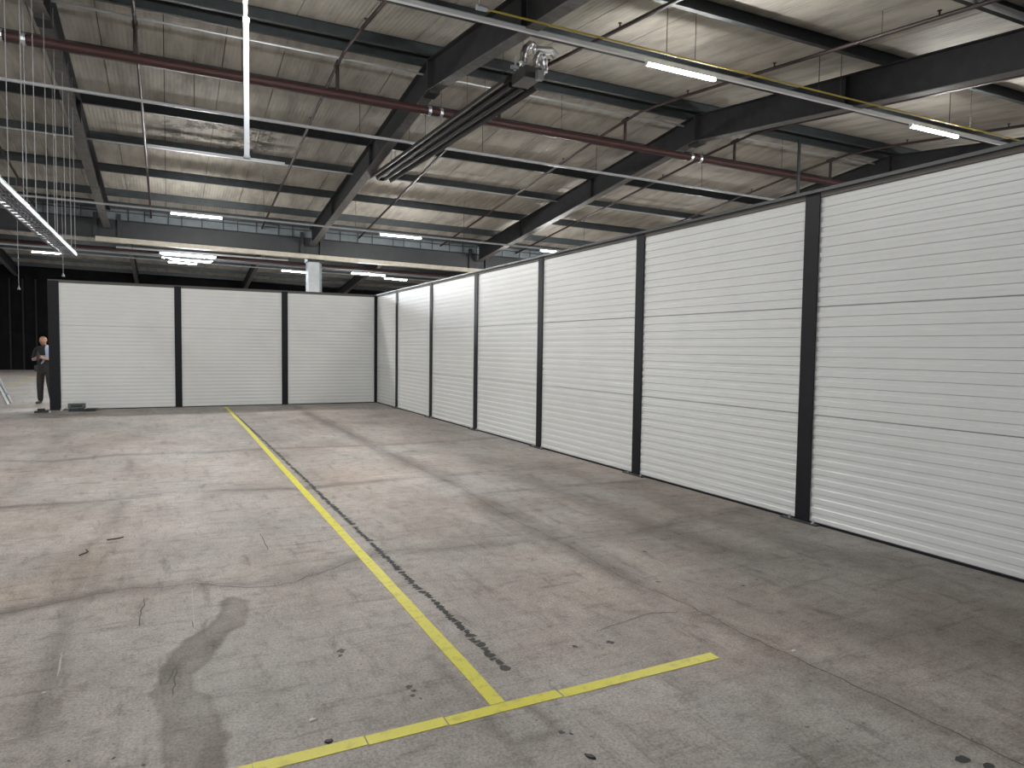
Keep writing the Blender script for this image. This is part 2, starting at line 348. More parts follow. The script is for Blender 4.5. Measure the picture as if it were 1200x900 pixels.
def ribbon(name, pts, w, m, z=0.0012, jag=0.012, step=0.05, parent=floor):
    """thin irregular mark lying on the slab"""
    P = []
    for (ax, ay), (bx, by) in zip(pts[:-1], pts[1:]):
        L = math.hypot(bx-ax, by-ay); n = max(1, int(L/step))
        P += [(ax+(bx-ax)*k/n, ay+(by-ay)*k/n) for k in range(n)]
    P.append(pts[-1]); vs_ = []; n = len(P)
    for i, (x, y) in enumerate(P):
        a = P[max(0, i-1)]; b = P[min(n-1, i+1)]; d = Vector((b[0]-a[0], b[1]-a[1])); d.normalize(); q = Vector((-d.y, d.x))
        off = random.uniform(-jag, jag); ww = w*random.uniform(.45, 1.0)*(0.25 if i in (0, n-1) else 1)
        vs_ += [(x+q.x*(off+ww/2), y+q.y*(off+ww/2), z), (x+q.x*(off-ww/2), y+q.y*(off-ww/2), z)]
    b_ = MB(); b_.add(vs_, [(2*i, 2*i+1, 2*i+3, 2*i+2) for i in range(n-1)])
    return b_.build(name, m, parent)
ribbon('crack', CR1, .009, M['crack']); ribbon('crack', CR1B[:4], .006, M['crack'])
for p_ in ([(-0.154, 4.715), (-0.142, 4.616), (-0.16, 4.476), (-0.156, 4.217)], [(-0.475, 7.018), (-0.135, 6.972)], [(0.67, 5.949), (0.666, 5.423)], [(-0.03, 3.45), (0.02, 3.62), (0.0, 3.3)], [(0.10, 4.2), (0.118, 4.05)],
           [(-1.3, 5.22), (-0.97, 5.256), (-0.844, 5.301)], [(0.3, 6.9), (0.55, 6.93)], [(2.1, 3.1), (2.55, 3.18), (2.72, 3.12)], [(2.3, 3.9), (2.42, 3.82)]):
    ribbon('crack', p_, .007, M['crack'], jag=.006, step=.04)
for p_, w_ in ((TRACK, .012), (J785[:6], .012), (J785[6:], .012), (J1080[1:6], .014), (J1080[6:], .014), (J66, .012), (CR1B[5:], .010)):
    ribbon('slab_joint', p_, w_*.6, M['joint'], jag=.010)
for p_ in ([(2.529, 4.813), (2.524, 4.56)], [(2.487, 3.963), (2.493, 3.735)], [(1.159, 2.365), (1.158, 2.229)], [(1.595, 2.838), (1.59, 2.745)], [(-0.495, 4.025), (-0.48, 3.721)], [(0.12, 4.754), (0.112, 4.029)], [(2.30, 2.05), (2.32, 1.93)], [(2.42, 2.0), (2.45, 1.9)], [(1.8, 2.42), (1.82, 2.32)], [(1.02, 2.55), (1.03, 2.62)], [(3.5, 2.45), (3.55, 2.3)]):
    ribbon('scratch', p_, .009, M['scratch'], jag=.002, step=.08)
def blob(name, x, y, rx, ry, m, z=.0015, n=14, a=0., jag=.3, parent=floor):
    vs_ = []
    for k in range(n):
        t = 2*math.pi*k/n; q = 1+random.uniform(-jag, jag); u, v = rx*q*math.cos(t), ry*q*math.sin(t)
        vs_.append((x+u*math.cos(a)-v*math.sin(a), y+u*math.sin(a)+v*math.cos(a), z))
    b_ = MB(); b_.add(vs_, [tuple(range(n))]); return b_.build(name, m, parent)
blob('oil_stain', 2.729, 1.489, .032, .022, M['oil'], jag=.15); blob('oil_stain', 2.775, 1.42, .026, .018, M['oil'], jag=.15)
for x, y, r_ in ((.974, 2.94, .018), (.985, 2.90, .014), (.965, 2.86, .012), (.99, 2.82, .008), (1.9, 2.98, .016), (2.098, 2.945, .02), (.78, 3.45, .02), (.76, 3.40, .012), (1.42, 2.32, .014), (1.45, 2.29, .01), (2.95, 3.6, .015), (3.3, 4.2, .02), (3.42, 3.3, .014), (3.6, 3.35, .01), (.553, 2.642, .012), (-.1, 2.8, .008), (-.2, 2.9, .007), (-.35, 2.95, .006)):
    blob('dark_spot', x, y, r_*1.2, r_*.8, M['oil'], a=random.random()*3, jag=.45)

# ------------------------------------------------------------------ partition walls
WX, YB, HT = 5.245, 18.87, 3.0
RP = [17.0, 14.44, 11.95, 9.43, 6.90, 4.37, 1.84, -0.69, -3.22]        # posts along the right wall
BP = [-2.33, 0.23, 2.77]                                             # posts along the back wall
PH = 0.979
def panel_mesh(length):
    """lined sandwich panel; front face towards -y, origin at its bottom left front corner"""
    n = 11; pit = PH/n; d = .008; prof = [(0.006, 0.0)]
    for k in range(n):
        z = k*pit + .002
        prof += [(0, z+.004 if k == 0 else z+.001), (0, z+pit*.5-.006), (d, z+pit*.5+.004), (d, z+pit-.009)]
        if k < n-1: prof += [(0, z+pit-.003)]
    prof += [(.006, PH-.001)]
    v = []; f = []; n_ = len(prof)
    for x in (0, length): v += [(x, a, b) for a, b in prof] + [(x, .08, PH), (x, .08, 0)]
    k = n_+2
    mi = []
    for i in range(k):
        j = (i+1) % k; f.append((i, k+i, k+j, j)); mi.append(0)
    f.append(tuple(range(k))); f.append(tuple(range(2*k-1, k-1, -1))); mi += [1, 1]
    me = bpy.data.meshes.new('panel'); me.from_pydata(v, [], f); me.materials.append(M['panel']); me.materials.append(M['panel_core'])
    me.polygons.foreach_set('material_index', mi); me.update(); return me
PCACHE = {}
def put_panels(wall, p0, direction, length):
    """three panels stacked; p0 left front foot, direction unit vector along the panel as seen from the hall"""
    k = round(length, 3)
    if k not in PCACHE: PCACHE[k] = panel_mesh(length)
    for r in range(3):
        loc = Vector((p0[0], p0[1], .018+r*(PH+.003)))
        o = link('panel', PCACHE[k], loc, wall); o.rotation_euler = (0, 0, math.atan2(direction[1], direction[0]))
def put_post(wall, x, y, along, wid=.155, plate=True):
    """H-section post; along = 'y' (right wall) or 'x' (back wall): its front flange lies flush with the wall line"""
    def bx(m_, a0, a1, d0, d1, z0, z1):
        if along == 'y': m_.box(x+d0, x+d1, y+a0, y+a1, z0, z1)
        else: m_.box(x+a0, x+a1, y+d0, y+d1, z0, z1)
    m_ = MB(); h = wid/2
    bx(m_, -h, h, -.001, .010, .012, HT); bx(m_, -.005, .005, .010, .112, .012, HT); bx(m_, -h, h, .112, .122, .012, HT)
    p = m_.build('post', M['post'], wall, loc=(x, y, 0))
    if plate:
        m_ = MB(); bx(m_, -.20, .20, -.055, .17, 0.0, .012); m_.build('base_plate', M['cap'], p)
        for a in (-.15, .11):
            m_ = MB(); c = (x-.03, y+a) if along == 'y' else (x+a, y-.03)
            m_.tube([(c[0], c[1], .010), (c[0], c[1], .026)], .014, 6); m_.tube([(c[0], c[1], .024), (c[0], c[1], .05)], .007, 6)
            m_.build('anchor_bolt', M['bolt'], p)
wr = struct(thing('wall_right', (WX, 8, 0)), 'long white ribbed panel partition with black posts along the right')
wb = struct(thing('wall_back', (1.5, YB, 0)), 'white ribbed panel partition with three bays across the back')
edges = [YB] + RP
for a, b in zip(edges[:-1], edges[1:]): put_panels(wr, (WX+.016, a-.008), (0, -1), a-b-.016)
for y in RP: put_post(wr, WX, y, 'y')
bx_ = BP + [WX]
for a, b in zip(bx_[:-1], bx_[1:]): put_panels(wb, (a+.008, YB+.016), (1, 0), b-a-.016)
for x in BP[1:]: put_post(wb, x, YB, 'x')
put_post(wb, BP[0]-.02, YB, 'x', wid=.22)
put_post(wb, WX-.02, YB, 'x', wid=.09, plate=False)
m_ = MB(); m_.box(WX+.006, WX+.116, RP[-1], YB+.1, 2.964, 3.004); m_.build('top_channel', M['channel'], wr)
m_ = MB(); m_.box(WX-.03, WX+.15, RP[-1], YB+.15, 3.004, 3.032); m_.build('top_cap', M['cap'], wr)
m_ = MB(); m_.box(WX+.004, WX+.12, RP[-1], YB+.1, 0.0, .017); m_.build('base_channel', M['post'], wr)
m_ = MB(); m_.box(BP[0]+.08, WX, YB+.006, YB+.116, 2.964, 3.004); m_.build('top_channel', M['channel'], wb)
m_ = MB(); m_.box(BP[0]-.12, WX-.04, YB-.012, YB+.15, 3.004, 3.026); m_.build('top_cap', M['cap'], wb)
m_ = MB(); m_.box(BP[0]+.08, WX, YB+.004, YB+.12, 0.0, .017); m_.build('base_channel', M['post'], wb)

# far dark wall of the hall
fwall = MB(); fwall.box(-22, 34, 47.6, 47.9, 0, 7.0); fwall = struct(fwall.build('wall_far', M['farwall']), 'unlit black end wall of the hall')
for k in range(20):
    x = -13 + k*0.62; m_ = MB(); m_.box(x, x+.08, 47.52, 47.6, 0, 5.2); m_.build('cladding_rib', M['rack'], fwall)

# ------------------------------------------------------------------ roof
SL, YR, YV = 0.1143, 12.5, 24.4
SPAN = YV-YR
RB0 = 4.836 + EYE          # rafter underside at the ridge
PB0 = 5.41 + EYE           # purlin underside at the ridge
XR0, XR1 = -14.0, 27.0
def drop(y):               # fall below the ridge at y for the repeating gables
    t = (y - YR) % (2*SPAN); t = min(t, 2*SPAN-t); return SL*t
ceiling = struct(thing('ceiling', B(6, YR, PB0+.2)), 'grimy beige ribbed metal roof deck')
def deck(y0, y1):
    za, zb = PB0+.205-drop(y0+1e-6), PB0+.205-drop(y1-1e-6)
    m_ = MB(); wv = .986
    m_.add([(0,0,0),(wv,0,0),(wv,y1-y0,zb-za),(0,y1-y0,zb-za),(0,0,.06),(wv,0,.06),(wv,y1-y0,zb-za+.06),(0,y1-y0,zb-za+.06)],
           [(0,3,2,1),(4,5,6,7),(0,1,5,4),(1,2,6,5),(2,3,7,6),(3,0,4,7)])
    v = [B(*q) for q in m_.v]
    me = bpy.data.meshes.new('deck_panel'); me.from_pydata([tuple(q) for q in v], [], m_.f); me.materials.append(M['deck']); me.update()
    for k in range(41):
        link('deck_panel', me, B(XR0+k, y0, za), ceiling)
    b_ = MB(B); b_.add([(XR0, y0, za+.05), (XR1, y0, za+.05), (XR1, y1, zb+.05), (XR0, y1, zb+.05), (XR0, y0, za+.12), (XR1, y0, za+.12), (XR1, y1, zb+.12), (XR0, y1, zb+.12)],
                       [(0,3,2,1),(4,5,6,7),(0,1,5,4),(1,2,6,5),(2,3,7,6),(3,0,4,7)])
    b_.build('roof_skin', M['deckgap'], ceiling)
deck(YR-SPAN, YR); deck(YR, YV); deck(YV, YV+SPAN); deck(YV+SPAN, YV+2*SPAN); deck(YR-2*SPAN, YR-SPAN)

RX = [-7.65, -1.62, 4.42, 10.45, 16.48, 22.5]
def rafter(x, yc, label, first):
    ys = [yc-SPAN+.15, yc, yc+SPAN-.15]; path = [(x, y, RB0-SL*abs(y-yc)) for y in ys]
    t = thing('roof_rafter', B(x, yc, RB0-SL*SPAN), label, 'beam', 'portal rafters under the roof')
    MB(B).sweep(path, .014, .012, .55).build('web', M['rafter'], t)
    MB(B).sweep(path, .20, 0, .014).build('bottom_flange', M['flange'], t)
    MB(B).sweep(path, .20, .55, .564).build('top_flange', M['rafter'], t)
    m_ = MB(B); m_.box(x-.095, x+.095, yc-.03, yc+.03, RB0-.03, RB0+.555); m_.build('splice_plate', M['rafter'], t)
    m_ = MB(B)
    m_.box(x-.10, x+.10, yc-.16, yc+.16, RB0-.07, RB0-.012); m_.build('ridge_cleat', M['rafter'], t)
    if first:
        for d in (-7.5, -3.75, 4.1, 8.3):
            y = yc+d; z = RB0-SL*abs(d); m_ = MB(B); m_.box(x-.085, x+.085, y-.006, y+.006, z+.014, z+.55); m_.build('stiffener', M['rafter'], t)
    return t
RL = ['left end', 'beside the hanging cable tray', 'next to the radiant heater', 'crossing the middle of the right roof', 'above the far right partition', 'outermost']
RLAB = ['dark steel roof rafter of the hall furthest left, past the hanging cable tray', 'dark steel roof rafter at upper left behind the hanging cable tray wires',
        'dark steel roof rafter running beside the suspended radiant heater', 'dark steel roof rafter crossing between the two near lit lamps',
        'dark steel roof rafter dipping behind the right partition top under the rightmost lamp', 'dark steel roof rafter furthest right beyond the partition']
RLAB2 = ['steel rafter of the far roof bay furthest left above the dark end wall', 'steel rafter of the far roof bay seen above the left back panel', 'steel rafter of the far roof bay seen above the middle back panel',
         'steel rafter of the far roof bay seen above the right back panel', 'steel rafter of the far roof bay hidden past the partition corner', 'steel rafter of the far roof bay furthest right']
for k, x in enumerate(RX):
    rafter(x, YR, RLAB[k], True)
for k, x in enumerate(RX[:5]): rafter(x, YR+2*SPAN, RLAB2[k], False)

def purlin(y, label, face=1, m='purlin'):
    z = PB0-drop(y); m_ = MB(B); t = .005; h = .205; w = .075*face
    a, b = sorted((y, y+w))
    m_.box(XR0, XR1, y-t/2, y+t/2, z, z+h); m_.box(XR0, XR1, a, b, z, z+t); m_.box(XR0, XR1, a, b, z+h-t, z+h)
    y2 = y+w; m_.box(XR0, XR1, y2-t/2, y2+t/2, z, z+.025)
    o = m_.build('roof_purlin', M[m]); tag(o, label, 'purlin', 'purlins under the roof deck'); return o
purlin(12.30, 'blue-grey steel ridge purlin on the near side of the roof ridge', -1); purlin(12.72, 'blue-grey steel ridge purlin on the far side of the roof ridge', 1)
for y, l in ((14.62, 'dark steel purlin directly above the thick red main pipe'), (16.72, 'dark steel purlin just below the thin white bare trunking line'), (18.72, 'dark steel purlin carrying the shiny silver conduit'),
             (20.8, 'dark steel purlin second above the far lamp trunking'), (22.85, 'dark steel purlin just above the far lamp trunking'), (24.1, 'dark steel purlin lowest on the slope at the valley gutter')):
    purlin(y, l, 1)
for y, l in ((10.3, 'blue-grey steel purlin right behind the near lamp trunking'), (8.1, 'blue-grey steel purlin crossing above the near lamp trunking and yellow pipe'), (6.0, 'blue-grey steel purlin at the upper right corner of the roof'), (3.9, 'steel purlin overhead nearest the camera'), (1.8, 'steel purlin overhead beside the near roof valley')):
    purlin(y, l, -1)
for k, d in enumerate((.3, 2.3, 4.4, 6.5, 8.6, 10.6)):
    purlin(YR+2*SPAN+d, ['first', 'second', 'third', 'fourth', 'fifth', 'sixth'][k]+' purlin down the far roof slope beyond the valley beam', 1)

# ------------------------------------------------------------------ lamps and their trunking
def rod(parent, x, y, z0, z1, r=.006, m='dark', name='hanger_rod'):
    return MB(B).tube([(x, y, z0), (x, y, z1)], r, 6).build(name, M[m], parent)
def under(y): return PB0+.2-drop(y)
def trunking(y, z, x0, x1, label, w=.055, h=.05, rods=(), m='trunk'):
    t = thing('light_trunking', B((x0+x1)/2, y, z), label, 'trunking')
    m_ = MB(B); m_.box(x0, x1, y-w/2, y+w/2, z, z+h); m_.build('channel', M[m], t)
    m_ = MB(B); m_.box(x0, x1, y-w/2-.004, y+w/2+.004, z+h, z+h+.01); m_.build('lid', M['galv' if m == 'trunk' else 'traymetal'], t)
    for x in rods: rod(t, x, y, z+h, under(y))
    return t
def lamp(x, y, z, L, label, m='lamp', group='LED batten lamps'):
    """batten under the trunking; z = underside of the diffuser"""
    t = thing('led_batten', B(x+L/2, y, z), label, 'lamp', group)
    m_ = MB(B); m_.box(x, x+L, y-.03, y+.03, z+.035, z+.062); m_.build('housing', M['trunk'], t)
    m_ = MB(B); pr = [(y-.027, z+.036), (y-.026, z+.012), (y-.014, z), (y+.014, z), (y+.026, z+.012), (y+.027, z+.036)]
    m_.prism_x(pr, x+.02, x+L-.02); m_.build('diffuser', M[m], t)
    for a, b in ((x, x+.02), (x+L-.02, x+L)):
        m_ = MB(B); m_.box(a, b, y-.028, y+.028, z-.001, z+.04); m_.build('end_cap', M['trunk'], t)
    return t
ZA = EYE+.4985*8.6
trunking(8.6, ZA+.062, -14, 26, 'pale metal lamp trunking across the top right of the hall', rods=[-10, -5.5, 2.55, 4.55, 6.6, 9.6, 12.8, 15.4, 19])
for x, l in ((6.25, 'bright LED batten lamp at upper middle under the near trunking'), (11.79, 'bright LED batten lamp at upper right above the partition'), (17.33, 'LED batten lamp of the near trunking furthest right'),
             (.71, 'LED batten lamp of the near trunking overhead'), (-4.83, 'LED batten lamp of the near trunking left overhead'), (-10.37, 'LED batten lamp of the near trunking furthest left')):
    lamp(x, 8.6, ZA, 1.25, l)
trunking(14.5, EYE+.3085*14.5-.03, -14, 26, 'bare thin white trunking without lamps below the red main pipe', w=.05, h=.04, rods=[-3, .5, 3.6, 6.3, 9.2, 12.3], m='trunkgrey')
ZC = EYE+.1695*20.2
trunking(20.2, ZC+.062, -12, 24, 'thin pale lamp trunking in front of the dark valley beam', w=.05, h=.035, rods=[-7, -2.6, 2.4, 4.9, 8.2, 12.4], m='trunkgrey')
for x, l in ((.10, 'lit LED batten lamp above the second back panel from the left'), (5.60, 'lit LED batten lamp above the back right corner'), (10.8, 'lit LED batten lamp just above the right partition top edge'), (16.3, 'LED batten lamp of the far trunking furthest right')):
    lamp(x, 20.2, ZC, 1.25, l)
ZD = EYE+.1105*25.6
trunking(25.6, ZD+.062, -10, 22, 'pale lamp trunking just under and beyond the valley beam', w=.05, h=.035, rods=[-6, -1, 3, 8.5], m='trunkgrey')
lamp(.10, 25.6, ZD, 1.25, 'lit LED batten lamp in the bright cluster above the back panels'); lamp(11.6, 25.6, ZD, 1.25, 'LED batten lamp beyond the valley beam hidden past the partition'); lamp(6.05, 25.6, ZD, 1.25, 'lit LED batten lamp beyond the valley beam near the partition corner')
ZE = EYE+.1066*37.0
trunking(37.0, ZE+.062, -12, 22, 'faint lamp trunking in the far roof bay', w=.05, h=.035, rods=[-8, -2, 3, 8], m='trunkgrey')
for x, l in ((-5.43, 'lit LED batten lamp behind the far tip of the hanging cable tray'), (.05, 'lit LED batten lamp under the cluster of cool tubes'), (5.24, 'lit LED batten lamp left of the grey clad column'), (10.5, 'small lit LED batten lamp lowest near the partition corner')):
    lamp(x, 37.0, ZE, 1.25, l)
# cluster of cool tubes in the far bay
t = thing('tube_light_panel', B(.75, 30.2, EYE+3.45), 'cluster of bright cool white tube lights above the back panels', 'lamp')
m_ = MB(B); m_.box(-.25, 1.75, 29.4, 31.0, EYE+3.50, EYE+3.53); m_.build('tray', M['trunk'], t)
for k in range(3):
    y = 29.6+k*.55; m_ = MB(B); m_.tube([(-.16, y, EYE+3.46), (1.66, y, EYE+3.46)], .02, 8); m_.build('tube', M['lampcool'], t)
for x in (-.1, 1.6): rod(t, x, 30.2, EYE+3.53, under(30.2))

# ------------------------------------------------------------------ sprinkler pipes
ZM = EYE+.359*13.0
t = thing('sprinkler_main', B(6, 13.0, ZM), 'thick dark red sprinkler main pipe running across under the ridge', 'pipe')
MB(B).tube([(XR0, 13.0, ZM), (XR1, 13.0, ZM)], .075, 12).build('pipe', M['red'], t, smooth=False)
for x in (-2.25, -1.95, 4.55, 4.78, 10.7, 10.95):
    MB(B).tube([(x-.03, 13.0, ZM), (x+.03, 13.0, ZM)], .092, 12).build('coupling', M['galv' if x < 5 else 'bolt'], t)
for x in (-4.5, 1.2, 7.4, 13.4): rod(t, x, 13.0, ZM+.07, under(13.0))
BX = [-3.45, -.42, 2.82, 6.0, 8.95, 11.95, 15.0, 18.1]
BLAB = ['thin dark red sprinkler branch pipe at the far left behind the tray wires', 'thin dark red sprinkler branch pipe left of the silver drop pole', 'thin dark red sprinkler branch pipe right of the silver drop pole', 'thin dark red sprinkler branch pipe right of the radiant heater',
        'thin dark red sprinkler branch pipe passing the upper middle lamp', 'thin dark red sprinkler branch pipe crossing below the upper right lamp', 'thin dark red sprinkler branch pipe over the right partition', 'thin dark red sprinkler branch pipe furthest right']
def branch(x, label):
    zz = lambda y: PB0-.13-drop(y)
    t = thing('sprinkler_branch', B(x, 13.0, zz(24)), label, 'pipe', 'sprinkler branch pipes')
    ys = [1.2, 11.2, 11.9, 12.5, 13.1, 13.8, 24.25]; off = [0, 0, -.02, -.05, -.02, 0, 0]
    MB(B).tube([(x, y, zz(y)+o) for y, o in zip(ys, off)], .030, 8).build('pipe', M['redbranch'], t)
    MB(B).tube([(x+.0, 13.0, ZM+.06), (x+.0, 13.0, zz(13.0)+.02)], .032, 8).build('riser', M['redbranch'], t)
    MB(B).tube([(x, 12.9, zz(12.9)-.015), (x, 13.1, zz(13.1)-.015)], .045, 8).build('tee', M['redbranch'], t)
    for y in (3.2, 6.2, 8.9, 11.0, 15.6, 18.0, 20.0, 22.0):
        z = zz(y); m_ = MB(B); m_.tube([(x, y, z+.025), (x, y, z+.075), (x, y, z+.078), (x, y, z+.085)], [.012, .012, .03, .03], 6); m_.build('sprinkler_head', M['redbranch'], t)
    for y in (7.0, 10.2, 16.6, 20.8): rod(t, x, y, zz(y), under(y), .004)
for x, l in zip(BX, BLAB): branch(x, l)

# conduits along the purlins
tag(MB(B).tube([(XR0, 18.52, EYE+4.66), (XR1, 18.52, EYE+4.66)], .022, 8).build('silver_conduit', M['silver']), 'shiny silver conduit along a purlin below the bare trunking', 'conduit')
m_ = MB(B); m_.box(-.4, 2.7, 18.46, 18.50, EYE+4.64, EYE+4.71); tag(m_.build('conduit_glint', M['trunk']), 'bright white strip standing in for a lamp glint on the silver conduit behind the drop pole foot', 'trunking')  # white bar added as the bright lamp reflection on the silver conduit
tag(MB(B).tube([(XR0, 12.95, PB0-.10), (XR1, 12.95, PB0-.10)], .022, 8).build('silver_conduit', M['alu']), 'shiny silver conduit along the ridge purlins at the top', 'conduit')
tag(MB(B).tube([(8, 5.75, PB0-drop(5.75)-.06), (26, 5.75, PB0-drop(5.75)-.06)], .045, 10).build('silver_conduit', M['silver']), 'thick silver pipe in the upper right corner of the roof', 'conduit')
# yellow gas pipe
ZY = EYE+.5255*8.1
t = thing('gas_pipe', B(10, 8.1, ZY), 'thin yellow gas pipe running beside the near lamp trunking', 'pipe')
MB(B).tube([(3.55, 8.1, ZY), (24, 8.1, ZY)], .013, 8).build('pipe', M['yellowpipe'], t)
MB(B).tube([(3.42, 8.1, ZY), (3.56, 8.1, ZY)], [.035, .03], 8).build('valve', M['galv'], t)
MB(B).tube([(3.46, 8.1, ZY+.02), (3.46, 8.1, ZY+.10), (3.55, 8.1, ZY+.14)], .012, 6).build('valve_handle', M['galv'], t)
for x in (4.1, 6.7, 9.5, 12.6, 15.8): rod(t, x, 8.1, ZY, under(8.1), .005)

# ------------------------------------------------------------------ radiant heater
def heater():
    y0, y1, x = 9.55, 17.1, 4.74; z0, z1 = EYE+4.02, EYE+4.22
    t = thing('radiant_heater', B(x, (y0+y1)/2, z0), 'long dark radiant tube heater hanging under the roof with silver duct end', 'heater')
    path = [(x, y0, z0), (x, y1, z1)]
    m_ = MB(B)                                      # folded reflector hood, open below
    prof = [(-.27, 0), (-.20, .13), (.20, .13), (.27, 0), (.255, 0), (.19, .118), (-.19, .118), (-.255, 0)]
    n = len(prof); vs_ = [(x+a, y0, z0+b) for a, b in prof] + [(x+a, y1, z1+b) for a, b in prof]
    m_.add(vs_, [(i, n+i, n+(i+1) % n, (i+1) % n) for i in range(n)] + [(7,0,1,6),(6,1,2,5),(5,2,3,4),(15,14,9,8),(14,13,10,9),(13,12,11,10)])
    m_.build('hood', M['hood'], t)
    for s in (-.10, .10): MB(B).tube([(x+s, y0+.1, z0+.04), (x+s, y1-.15, z1+.04)], .045, 10).build('tube', M['tube'], t)
    MB(B).tube([(x-.10, y1-.16, z1+.04), (x-.06, y1-.06, z1+.04), (x+.06, y1-.06, z1+.04), (x+.10, y1-.16, z1+.04)], .045, 10).build('return_bend', M['tube'], t)
    MB(B).sweep([(x-.27, y0, z0), (x-.27, y1, z1)], .018, -.012, .006).build('hood_lip', M['channel'], t)
    MB(B).sweep([(x+.27, y0, z0), (x+.27, y1, z1)], .014, -.010, .006).build('hood_lip', M['hood'], t)
    m_ = MB(B); m_.box(x-.13, x+.13, y0-.40, y0+.02, z0-.01, z0+.15); m_.build('burner_box', M['dark'], t)
    m_ = MB(B); m_.box(x+.02, x+.12, y0-.50, y0-.42, z0-.05, z0+.08); m_.build('valve_block', M['traymetal'], t)
    def arc(cx, cy, cz, w, h, r):
        pts = []
        for k in range(17):
            a = math.pi*k/16; pts.append((cx-w/2+w*(1-math.cos(a))/2*1.0, cy, cz+h*math.sin(a)))
        rr = [r*(1.0 if k % 2 else .86) for k in range(17)]
        return pts, rr
    p, rr = arc(x+.05, y0-.25, z0+.17, .30, .36, .055); MB(B).tube(p, rr, 10).build('flexible_duct', M['flex'], t)
    p, rr = arc(x+.16, y0-.30, z0+.15, .18, .26, .04); MB(B).tube(p, rr, 10).build('flexible_duct', M['flex'], t)
    MB(B).tube([(x+.10, y0-.25, z0+.46), (x+.36, y0-.25, z0+.50), (x+.44, y0-.25, z0+.44)], .06, 10).build('exhaust_elbow', M['flex'], t)
    m_ = MB(B); m_.box(x-.24, x+.30, y0-.2, y0-.16, z0+.16, z0+.20); m_.build('bracket', M['galv'], t)
    for s in (-.14, .0, .2): MB(B).tube([(x+s, y0-.1, z0+.17), (x+s*1.2, y0-.2, z0+.34)], .016, 6).build('bracket_strut', M['galv'], t)
    for y in (9.8, 11.2, 13.3, 15.3, 16.7):
        f = (y-y0)/(y1-y0); zz = z0+(z1-z0)*f+.13
        for s in (-.16, .16): rod(t, x+s, y, zz, under(y), .004)
heater()

# ------------------------------------------------------------------ hanging cable tray with its wires
def cable_tray():
    xa, xb, y0, y1 = -1.83, -1.58, 6.0, 15.7; z = EYE+1.66
    t = thing('cable_tray', B(-1.7, 11, z), 'long galvanised ladder cable tray hanging on many wires at left', 'cable tray')
    for x in (xa, xb):
        m_ = MB(B); m_.box(x-.012, x+.012, y0, y1, z, z+.055); m_.build('side_rail', M['traymetal'], t)
        m_ = MB(B); m_.box(x-.006, x+.018, y0, y1, z+.055, z+.062); m_.build('rail_lip', M['traymetal'], t)
    y = y0+.1
    me = None
    while y < y1:
        if me is None:
            m_ = MB(B); m_.box(xa, xb, y, y+.03, z+.004, z+.02); o = m_.build('rung', M['traymetal'], t); me = o.data; first = y
        else: link('rung', me, ABS[t.name]+Vector((0, y-first, 0)), t)
        y += .25
    for k, (dx, r) in enumerate(((.06, .011), (.13, .008), (.18, .012))):
        pts = [(xa+dx+random.uniform(-.02, .02), y0+i*.8, z+.03+random.uniform(0, .012)) for i in range(int((y1-y0)/.8)+1)]
        MB(B).tube(pts, r, 6).build('cable', M['dark'], t)
    for y in (8.7, 9.4, 10.3, 11.2, 12.2, 13.2, 14.2, 15.0, 15.6):
        for x in ((xa, xb) if y in (9.4, 12.2, 15.0) else (xb,)): rod(t, x, y, z+.05, under(y), .005, 'wire', 'hanger_wire')
cable_tray()
# silver drop pole from the roof
yp, xp = 9.05, .884; zp = EYE+.2566*yp; zs = EYE+.437*yp
t = thing('power_drop_pole', B(xp, yp, zp), 'vertical silver power drop pole hanging from the roof at upper left', 'pole')
m_ = MB(B); m_.box(xp-.029, xp+.029, yp-.03, yp+.03, zp, zs); m_.build('lower_section', M['polewhite'], t)
m_ = MB(B); m_.box(xp-.026, xp+.014, yp-.02, yp+.02, zs, under(yp)); m_.build('upper_section', M['polewhite'], t)
m_ = MB(B); m_.box(xp-.038, xp+.038, yp-.035, yp+.035, zp-.03, zp); m_.build('end_cap', M['galv'], t)
m_ = MB(B); m_.box(xp-.037, xp+.037, yp-.034, yp+.034, zs-.05, zs+.005); m_.build('sleeve', M['galv'], t)

# ------------------------------------------------------------------ valley: beam, gutter, trays, column
t = thing('valley_beam', B(6, YV, EYE+3.22), 'deep charcoal steel valley beam across the hall behind the back partition', 'beam')
m_ = MB(B); m_.box(XR0, XR1, YV-.01, YV+.01, EYE+3.22, EYE+3.76); m_.build('web', M['beam'], t)
for z in (3.20, 3.76): m_ = MB(B); m_.box(XR0, XR1, YV-.13, YV+.13, EYE+z, EYE+z+.02); m_.build('flange', M['beam'], t)
for x in RX[:5]:
    for d in (-.32, .32):
        m_ = MB(B); m_.box(x+d-.05, x+d+.05, YV-.12, YV-.012, EYE+3.22, EYE+3.95); m_.build('stiffener', M['beam'], t)
t = thing('valley_gutter', B(6, YV, EYE+3.80), 'pale blue-grey valley gutter sheet above the charcoal beam', 'gutter')
m_ = MB(B); m_.box(XR0, XR1, YV-.02, YV+.02, EYE+3.79, EYE+4.26); m_.build('sheet', M['gutter'], t)
for k in range(36):
    x = -5+k*.55+random.uniform(-.12, .12); m_ = MB(B); m_.tube([(x, YV-.1, EYE+3.78), (x, YV-.1, EYE+4.15)], .014, 6); m_.build('bracket', M['dark'], t)
MB(B).tube([(-6, YV-.12, EYE+4.02), (18, YV-.12, EYE+4.0)], .015, 6).build('cable', M['dark'], t)
m_ = MB(B); m_.box(-1.9, 18, 23.85, 24.0, EYE+3.03, EYE+3.17); tag(m_.build('cable_duct', M['beige']), 'beige cable duct running under the charcoal valley beam', 'duct')
m_ = MB(B); m_.tube([(-1.6, 28.0, EYE+3.39), (4.2, 28.0, EYE+3.42)], .035, 8); tag(m_.build('silver_conduit', M['silver']), 'shiny silver pipe lit by the cool tube cluster', 'conduit')
